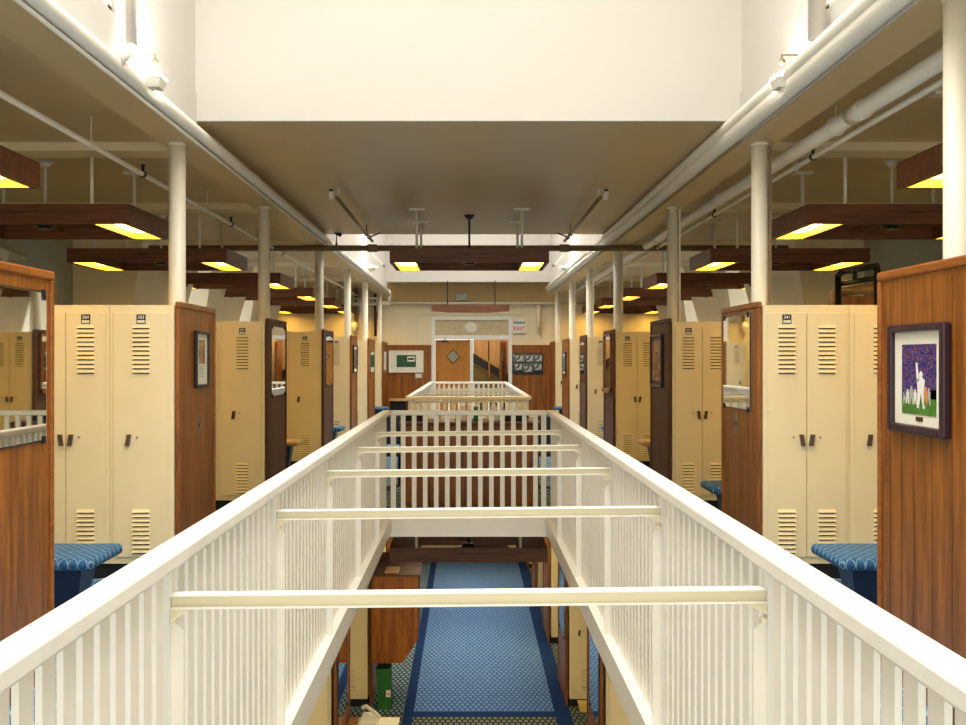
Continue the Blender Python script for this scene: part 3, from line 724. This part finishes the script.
M['trimlip'] = wood('glow_tinted_lip_wood', (.60, .36, .05), (.78, .52, .10), 'y', .4)  # lightened and yellowed; the diffuser glow is put into the colour
FH = E+1.13
fix = make_fixture(M['fixture'], M['diff'], HC-FH)
fan = make_fan(HC-FH-.03, 'pipe')
FY = [5.75, 8.7, 12.2, 15.7, 19.0, 22.1, 24.9]
first = True
for s in (-1, 1):
    for i, y in enumerate(FY):
        if i == 6: dep = 1.0
        loc = (s*(2.85+FL/2), y+FD/2, FH)
        lab = 'dark wood hanging light with glowing ends, %s over the %s aisle' % (ORD[i], side(s))
        if first: o = fix; o.location = loc; f2 = fan
        else: o = copy_tree(fix, loc); f2 = copy_tree(fan)
        first = False
        f2.location = (loc[0], loc[1], FH+.03)
        tag(o, lab, 'light fixture', 'dark wood hanging lights upstairs')
        tag(f2, 'black ceiling fan turning inside the %s hanging light of the %s aisle' % (ORD[i], side(s)), 'fan', 'ceiling fans inside the hanging lights')
        f2['label'] = f2['label'].replace(' turning', '')
# central fixture
o = copy_tree(fix, (0.01, 12.2+FD/2, FH), 'dark wood hanging light in the middle, over the near well', 'dark wood hanging lights upstairs')
fan_b = make_fan(HC-FH-.03); fan_b.location = (0.01, 12.2+FD/2, FH+.03)
tag(fan_b, 'black ceiling fan inside the middle hanging light over the near well', 'fan', 'ceiling fans inside the hanging lights')
# downstairs fixtures
LFH = SL-.17-.42-.0
fixl = make_fixture(M['fixture'], M['lowdiff'], SL-(EYE-2.42))
fanl = make_fan(SL-(EYE-2.42)-.03)
for i, (x, y) in enumerate(((0, 12.3), (0, 17.0), (0, 21.4), (-3.3, 9.2), (3.3, 9.2), (-3.3, 16.2), (3.3, 16.2), (-3.3, 22), (3.3, 22))):
    o = fixl if i == 0 else copy_tree(fixl)
    o.location = (x, y+FD/2, EYE-2.42)
    tag(o, ['dark wood hanging light downstairs, its beam crossing just past the end of the near well', 'dark wood hanging light downstairs, second along the carpet', 'dark wood hanging light downstairs, third along the carpet',
            'hanging light downstairs over the near left aisle', 'hanging light downstairs over the near right aisle', 'hanging light downstairs over the middle left aisle', 'hanging light downstairs over the middle right aisle',
            'hanging light downstairs over the far left aisle', 'hanging light downstairs over the far right aisle'][i], 'light fixture', 'dark wood hanging lights downstairs')
fanl.location = (0, 12.3+FD/2, EYE-2.42+.03); tag(fanl, 'black ceiling fan inside the hanging light downstairs past the near well', 'fan')

# ------------------------------------------------------------------ ceiling pipes
def zp(name, x, h, y0, y1, r, mat, label, cat='pipe', hangers=(), group=None, ring=False):
    t = empty(name, (x, (y0+y1)/2, E+h), label, cat, group)
    at(t, MB().tube((x, y0, E+h), (x, y1, E+h), r, 20), 'pipe_run', M[mat], True)
    for y in hangers:
        m_ = MB().tube((x, y, E+h), (x, y, HC), .006, 6)
        for k_ in range(16):
            a0, a1 = k_*PI/8, (k_+1)*PI/8; rr = r+.008
            m_.tube((x+rr*math.cos(a0), y, E+h+rr*math.sin(a0)), (x+rr*math.cos(a1), y, E+h+rr*math.sin(a1)), .006, 6)
        at(t, m_, 'hanger', M['pipe'])
    return t
t = zp('heating_pipe', 2.50, 1.58, .5, 24.6, .055, 'pipe', 'thick cream pipe slung on rings under the right aisle ceiling', hangers=(7.05, 10.3, 13.6, 17, 20.4))
at(t, MB().tube((2.50, 6.55, E+1.58), (2.50, 6.75, E+1.58), .063, 20), 'coupling', M['pipe'], True)
t = zp('sprinkler_pipe', 2.66, 1.555, .5, 24.6, .02, 'pipe', 'thin sprinkler pipe beside the thick one under the right ceiling', hangers=(8.4, 11.6, 14.9))
for y in (8.0, 11.2, 14.4): at(t, MB().tube((2.66, y, E+1.555), (2.66, y, E+1.615), .012, 8).ball((2.66, y, E+1.555), .03).tube((2.66, y, E+1.615), (2.66, y, E+1.63), .018, 8), 'sprinkler_head', M['black'])
t = zp('sprinkler_pipe', -2.75, 1.555, .5, 25.5, .021, 'pipe', 'thin sprinkler pipe running under the left aisle ceiling', hangers=(7.55, 10.9, 14.3, 17.5))
for y in (8.75, 12.0, 15.3): at(t, MB().ball((-2.75, y, E+1.555), .032).tube((-2.75, y, E+1.555), (-2.75, y, E+1.625), .012, 8).tube((-2.75, y, E+1.625), (-2.75, y, E+1.64), .02, 8), 'sprinkler_head', M['black'])
zp('beam_pipe', -1.985, 1.655, .5, 25.5, .043, 'pipe', 'white pipe following the left inner edge of the skylight opening')
zp('conduit', -2.015, 1.60, .5, 25.3, .012, 'pipe', 'thin white conduit under the left skylight edge')
zp('beam_pipe', 1.965, 1.66, .5, 25.4, .058, 'pipe', 'lower white pipe along the right inner edge of the skylight opening')
zp('beam_pipe', 1.93, 1.716, .5, 25.4, .045, 'pipe', 'upper white pipe along the right inner edge of the skylight opening')
for s in (-1, 1):
    t = zp('sprinkler_pipe', s*1.35, 1.65, 10.6, 14.55, .02, 'darkpipe', 'thin dark sprinkler pipe under the middle ceiling, %s of the middle light' % side(s), group='sprinkler pipes under the middle ceiling')
    at(t, MB().tube((s*1.35, 10.75, E+1.65), (s*1.35, 10.75, HC-.002), .01, 8), 'riser', M['pipe'])
    at(t, MB().tube((s*1.41, 10.62, E+1.63), (s*1.41, 10.62, E+1.71), .026, 12).tube((s*1.41, 10.62, E+1.67), (s*1.35, 10.62, E+1.65), .012, 8), 'sprinkler_head', M['white'])
    at(t, MB().tube((s*1.41, 10.62, E+1.71), (s*1.41, 10.62, E+1.735), .018, 8), 'deflector', M['black'])
    at(t, MB().tube((s*1.35, 13.7, E+1.65), (s*1.35, 13.7, HC-.002), .008, 8).ball((s*1.35, 13.7, E+1.65), .03).ball((s*1.35, 14.1, E+1.65), .03).tube((s*1.35, 14.1, E+1.65), (s*1.2, 14.1, E+1.71), .01, 8), 'fittings', M['black'])
t = empty('cross_pipe', (0, 14.60, E+1.555), 'long shade-browned steel pipe crossing the room behind the middle light', 'pipe')
at(t, MB().tube((-4.5, 14.60, E+1.555), (4.5, 14.60, E+1.555), .042, 20), 'pipe_run', M['darkpipe'], True)  # brown puts the backlit shade of a cream pipe into the colour
for s in (-1, 1): at(t, MB().box(s*1.35-.07, s*1.35+.07, 14.54, 14.66, E+1.505, E+1.605, .01), 'clamp', M['darkpipe'])
t = empty('spotlight', (-1.86, 14.60, E+1.595), 'small black spotlight standing on the long cross pipe at the left', 'spotlight')
at(t, MB().tube((-1.86, 14.60, E+1.60), (-1.86, 14.60, E+1.765), .008, 8).tube((-1.86, 14.60, E+1.595), (-1.86, 14.60, E+1.635), .02, 10, .01), 'stand', M['black'])
at(t, MB().tube((-1.91, 14.55, E+1.80), (-1.80, 14.62, E+1.745), .03, 12, .035), 'lamp_head', M['black'])
# skylight shaft fittings
for s in (-1, 1):
    t = empty('downpipe', (s*1.86, 5.84, E+1.7), 'white wrapped pipe dropping down the %s wall of the near skylight' % side(s), 'pipe', 'wrapped pipes in the near skylight')
    if s < 0: at(t, MB().path([(-1.95, 6.0, 6.2), (-1.95, 6.0, E+1.80), (-1.97, 5.8, E+1.66)], .037, 14), 'pipe_run', M['shaft'], True)
    else: at(t, MB().path([(1.95, 5.8, 6.2), (1.95, 5.8, E+1.79)], .05, 14), 'pipe_run', M['shaft'], True)
for s in (-1, 1):
    for (y, nmn) in ((6.5, 'near'), (20.0, 'far')):
        x = s*(1.90 if nmn == 'near' else 1.86); y = 6.3 if nmn == 'near' else y; dzf = -.06 if nmn == 'near' else 0
        t = empty('floodlight', (x, y, E+1.68), 'glaring floodlight on the %s edge of the %s skylight' % (side(s), nmn), 'floodlight', 'floodlights in the skylights')
        k_ = .55 if nmn == 'near' else 1
        at(t, MB().hexa([(x-.06*k_, y-.09*k_, E+1.70+dzf), (x+.06*k_, y-.09*k_, E+1.70+dzf), (x+.06*k_, y+.09*k_, E+1.70+dzf), (x-.06*k_, y+.09*k_, E+1.70+dzf)],
                        [(x-.09*k_, y-.13*k_, E+1.76+dzf), (x+.09*k_, y-.13*k_, E+1.76+dzf), (x+.09*k_, y+.13*k_, E+1.76+dzf), (x-.09*k_, y+.13*k_, E+1.76+dzf)]), 'housing', M['pipe'])
        at(t, MB().box(x-.085*k_, x+.085*k_, y-.12*k_, y+.12*k_, E+1.761+dzf, E+1.775+dzf), 'lens', M['flood'])
        at(t, MB().tube((x, y, E+1.70+dzf), (s*1.98, y, E+1.66), .014, 8), 'bracket', M['pipe'])
        at(t, MB().path([(s*2.02, y-.02, E+1.84), (s*1.90, y-.02, E+1.84), (s*1.90, y-.02, E+1.82)], .006, 6).ball((s*1.90, y-.02, E+1.80), .02), 'sensor', M['brass'])
        if nmn == 'far':
            at(t, MB().hexa([(s*1.62, y-.2, E+1.80), (s*1.66, y-.2, E+1.78), (s*1.66, y+.3, E+1.78), (s*1.62, y+.3, E+1.80)],
                            [(s*1.82, y-.2, E+2.02), (s*1.86, y-.2, E+2.0), (s*1.86, y+.3, E+2.0), (s*1.82, y+.3, E+2.02)]), 'reflector', M['pipe'])

# ------------------------------------------------------------------ desk between the wells
dsk = empty('wooden_desk', (0.02, 11.3, .008), 'reddish wooden desk standing behind the end railing of the near well', 'desk')
at(dsk, MB().box(-.70, .74, 10.95, 11.65, .008, .86, .005), 'cabinet', M['panel'])
at(dsk, MB().box(-.74, .78, 10.90, 11.7, .86, .895, .006), 'desk_top', M['paneldark'])
ph = empty('telephone', (-.25, 11.1, .9), 'white telephone on the wooden desk between the wells', 'telephone')
at(ph, MB().hexa([(-.35, 11.02, .896), (-.15, 11.02, .896), (-.15, 11.22, .896), (-.35, 11.22, .896)], [(-.34, 11.04, .93), (-.16, 11.04, .93), (-.16, 11.2, .97), (-.34, 11.2, .97)]), 'phone_body', M['white'])
at(ph, MB().box(-.34, -.29, 11.04, 11.22, .965, .995, .01), 'handset', M['white'])
for i, (x, ww, hh, mt_, lab) in enumerate(((.28, .16, .17, 'paper', 'white paper stand on the desk between the wells'), (.08, .05, .15, 'green', 'dark green binder standing on the desk'), (-.06, .05, .16, 'paper', 'white binder standing on the desk, left of the green one'), (.5, .3, .06, 'base', 'black tray on the right end of the desk'), (-.58, .2, .08, 'base', 'black box on the left end of the desk'), (.66, .1, .05, 'white', 'white cup-like box at the right corner of the desk'))):
    if i == 0: o = MB().prism([(x-ww/2, .896), (x+ww/2, .896), (x+.02, .896+hh), (x-.03, .896+hh)], 'y', 11.2, 11.35).build('paper_stand', M[mt_])
    else: o = MB().box(x-ww/2, x+ww/2, 11.15, 11.4, .896, .896+hh, .006).build(['', 'binder', 'binder', 'paper_tray', 'storage_box', 'small_box'][i], M[mt_])
    tag(o, lab, ['stand', 'binder', 'binder', 'tray', 'box', 'box'][i])
for s in (-1, 1):
    t = empty('office_chair', (s*.98, 11.9, .008), 'dark navy office chair beside the %s end of the desk between the wells' % side(s), 'chair', 'office chairs by the desk')
    x = s*.80
    t.location = (x, 12.1, .008)
    at(t, MB().box(x-.2, x+.2, 11.9, 12.3, .44, .50, .02), 'seat', M['navy'])
    at(t, MB().box(x-.19, x+.19, 12.3, 12.35, .55, .88, .02), 'backrest', M['navy'])
    at(t, MB().tube((x, 12.1, .08), (x, 12.1, .44), .025, 10).box(x-.02, x+.02, 12.28, 12.36, .42, .6), 'stem', M['black'])
    for k_ in range(5):
        a = k_*2*PI/5; at(t, MB().tube((x, 12.1, .09), (x+.22*math.cos(a), 12.1+.22*math.sin(a), .045), .016, 8).ball((x+.22*math.cos(a), 12.1+.22*math.sin(a), .033), .025), 'leg', M['black'])

# black rack and boxes high on the right behind the lockers
t = empty('pipe_rack', (4.35, 11.2, 1.6), 'black pipe rack rising behind the nearest right lockers', 'rack')
RX = lambda x, y_: (x-468.5)*y_/1036; RZ = lambda y, y_: E+(358.5-y)*y_/1036
a, b = 10.9, 10.2
m = MB().path([(RX(838, a), a, .01), (RX(838, a), a, RZ(276, a)), (RX(842, a), a, RZ(272, a)), (RX(877, b), b, RZ(266, b)), (RX(877, b), b, .01)], .032)
m.path([(RX(841, a), a, RZ(284, a)), (RX(875, b), b, RZ(278, b))], .028).tube((RX(855, 10.6), 10.6, RZ(270, 10.6)), (RX(855, 10.6), 10.6, RZ(281, 10.6)), .025)
at(t, m, 'pipe_frame', M['black'], True)
rl = empty('rolled_blind', (4.1, 10.7, 1.9), 'pale rolled blind hanging behind the black pipe rack', 'blind')
at(rl, MB().tube((RX(846, a), a+.1, RZ(291, a)), (RX(890, b), b+.1, RZ(285, b)), .05), 'roll', M['palewood'], True)
at(rl, MB().box(RX(848, a), RX(890, a), 11.05, 11.1, RZ(330, a), RZ(295, a)), 'plank_screen', M['panel'])
at(rl, MB().box(RX(836, a), RX(843, a), 11.0, 11.1, .01, RZ(290, a)), 'side_post', M['palewood'])
# pipes on the outer left wall
t = empty('water_pipe', (-5.3, 12.2, 2.7), 'pale level pipe with a valve on the far grey wall at the left edge', 'pipe')
at(t, MB().tube((-5.45, 9.0, RZ(252, 12)), (-5.45, 12.7, RZ(252, 12)), .04, 14), 'pipe_run', M['pipe'], True)
at(t, MB().tube((-5.45, 12.0, RZ(252, 12)), (-5.45, 12.3, RZ(252, 12)), .06, 14).tube((-5.45, 12.15, RZ(262, 12)), (-5.45, 12.15, RZ(252, 12)), .04, 14), 'valve', M['pipe'], True)

# ------------------------------------------------------------------ downstairs furniture
LT = LOWZ+1.95
LX = 1.42
lp = locker('single', None, -1, LOWZ, LOWZ+2.0); lpr = locker('single', None, 1, LOWZ, LOWZ+2.0)
LR = [10.7, 14.57, 17.8, 21.2, 24.2]
for s, pr in ((-1, lp), (1, lpr)):
    fst = True
    for i, y in enumerate(LR):
        for j in range(2):
            o = pr if fst else copy_tree(pr)
            fst = False
            o.location = (s*(LX+.455*j), y, 0)
            tag(o, 'cream steel locker downstairs, %s in the %s %s row below' % (['next to the aisle', 'second from the aisle'][j], ORD[i], side(s)), 'locker', 'cream lockers downstairs')
        end_panel(s, y+.03, y+1.25, LOWZ+2.03, M['panel'], M['panel'], 'brown end panel downstairs on the %s %s row below' % (ORD[i], side(s)), x=LX-.05, z0=LOWZ, group='wooden end panels downstairs')
        if i < 2: hang('mirror', s, y+.2, y+1.0, LOWZ+1.0 if i == 0 else LOWZ+.9, LOWZ+1.85, 'mirror downstairs on the %s %s panel below' % (ORD[i], side(s)), x=LX-.05)
bx = empty('hanging_cabinet', (-1.05, 15.0, LOWZ+.64), 'brown wooden wall cabinet with a cut lower corner, downstairs at the left of the carpet', 'cabinet')
by = 14.45
zt_, zb_ = EYE-3.04, EYE-4.25
at(bx, MB().prism([(-1.355, zt_), (-.70, zt_), (-.70, zb_+.34), (-.92, zb_), (-1.355, zb_)], 'y', by, by+.03), 'front_board', M['panel'])
at(bx, MB().prism([(-1.34, zt_-.03), (-.72, zt_-.03), (-.72, zb_+.34), (-.93, zb_+.02), (-1.34, zb_+.02)], 'y', by+.03, by+1.0), 'body', M['paneldark'])
at(bx, MB().box(-1.355, -.68, by-.01, by+1.02, zt_, zt_+.02).box(-1.355, -.66, by+1.0, by+1.05, zt_, zt_+.14), 'top_board', M['paneldark'])
o = MB().box(-1.18, -.98, by+.1, by+.45, zt_+.02, zt_+.05, .005).build('tray', M['palewood']); tag(o, 'small yellowish tray on top of the brown cabinet downstairs', 'tray')
bg = empty('green_bag', (-1.2, 14.7, LOWZ), 'green upright bag with a label, on the carpet under the brown cabinet downstairs', 'bag')
at(bg, MB().hexa([(-1.26, 14.45, LOWZ), (-1.08, 14.45, LOWZ), (-1.08, 14.75, LOWZ), (-1.26, 14.75, LOWZ)], [(-1.30, 14.50, LOWZ+.55), (-1.10, 14.50, LOWZ+.55), (-1.10, 14.78, LOWZ+.55), (-1.30, 14.78, LOWZ+.55)]), 'bag_body', M['green'])
at(bg, MB().box(-1.15, -1.085, 14.44, 14.465, LOWZ+.18, LOWZ+.27), 'label_tag', M['paper'])
at(bg, MB().box(-1.13, -1.105, 14.433, 14.442, LOWZ+.21, LOWZ+.24), 'orange_mark', M['orange'])
at(bg, MB().path([(-1.25, 14.6, LOWZ+.55), (-1.24, 14.6, LOWZ+.62), (-1.15, 14.6, LOWZ+.62), (-1.14, 14.6, LOWZ+.55)], .012), 'handle', M['black'])
# reception desk at the bottom left edge
dz_ = EYE-4.12
ds = empty('reception_desk', (-1.2, 11.9, LOWZ), 'brown and cream desk downstairs, cut by the bottom edge of the photo', 'desk')
at(ds, MB().box(-1.355, -1.25, 11.3, 11.85, LOWZ, dz_+.02), 'wooden_section', M['panel'])
at(ds, MB().box(-1.25, -.79, 11.3, 11.9, dz_-.03, dz_), 'cream_top', M['mat'])
for x, y in ((-.82, 11.35), (-.82, 11.85)): at(ds, MB().box(x-.02, x+.02, y-.02, y+.02, LOWZ, dz_-.03), 'leg', M['black'])
ph = empty('telephone', (-1.13, 11.75, dz_), 'cream telephone with raised handset on the desk downstairs', 'telephone')
at(ph, MB().hexa([(-1.24, 11.6, dz_+.001), (-1.02, 11.6, dz_+.001), (-1.02, 11.85, dz_+.001), (-1.24, 11.85, dz_+.001)], [(-1.22, 11.62, dz_+.03), (-1.04, 11.62, dz_+.03), (-1.06, 11.84, dz_+.08), (-1.2, 11.84, dz_+.08)]), 'phone_body', M['mat'])
at(ph, MB().path([(-1.22, 11.83, dz_+.13), (-1.17, 11.83, dz_+.15), (-1.06, 11.75, dz_+.10), (-1.0, 11.72, dz_+.06)], .022), 'handset', M['mat'], True)
o = MB().hexa([(1.55, 14.35, LOWZ), (1.68, 14.35, LOWZ), (1.68, 14.5, LOWZ), (1.55, 14.5, LOWZ)], [(1.52, 14.35, LOWZ+.12), (1.68, 14.35, LOWZ+.12), (1.68, 14.5, LOWZ+.12), (1.52, 14.5, LOWZ+.12)]).build('waste_bin', M['yellow'])
tag(o, 'small yellow bin downstairs before the second right locker row', 'bin')
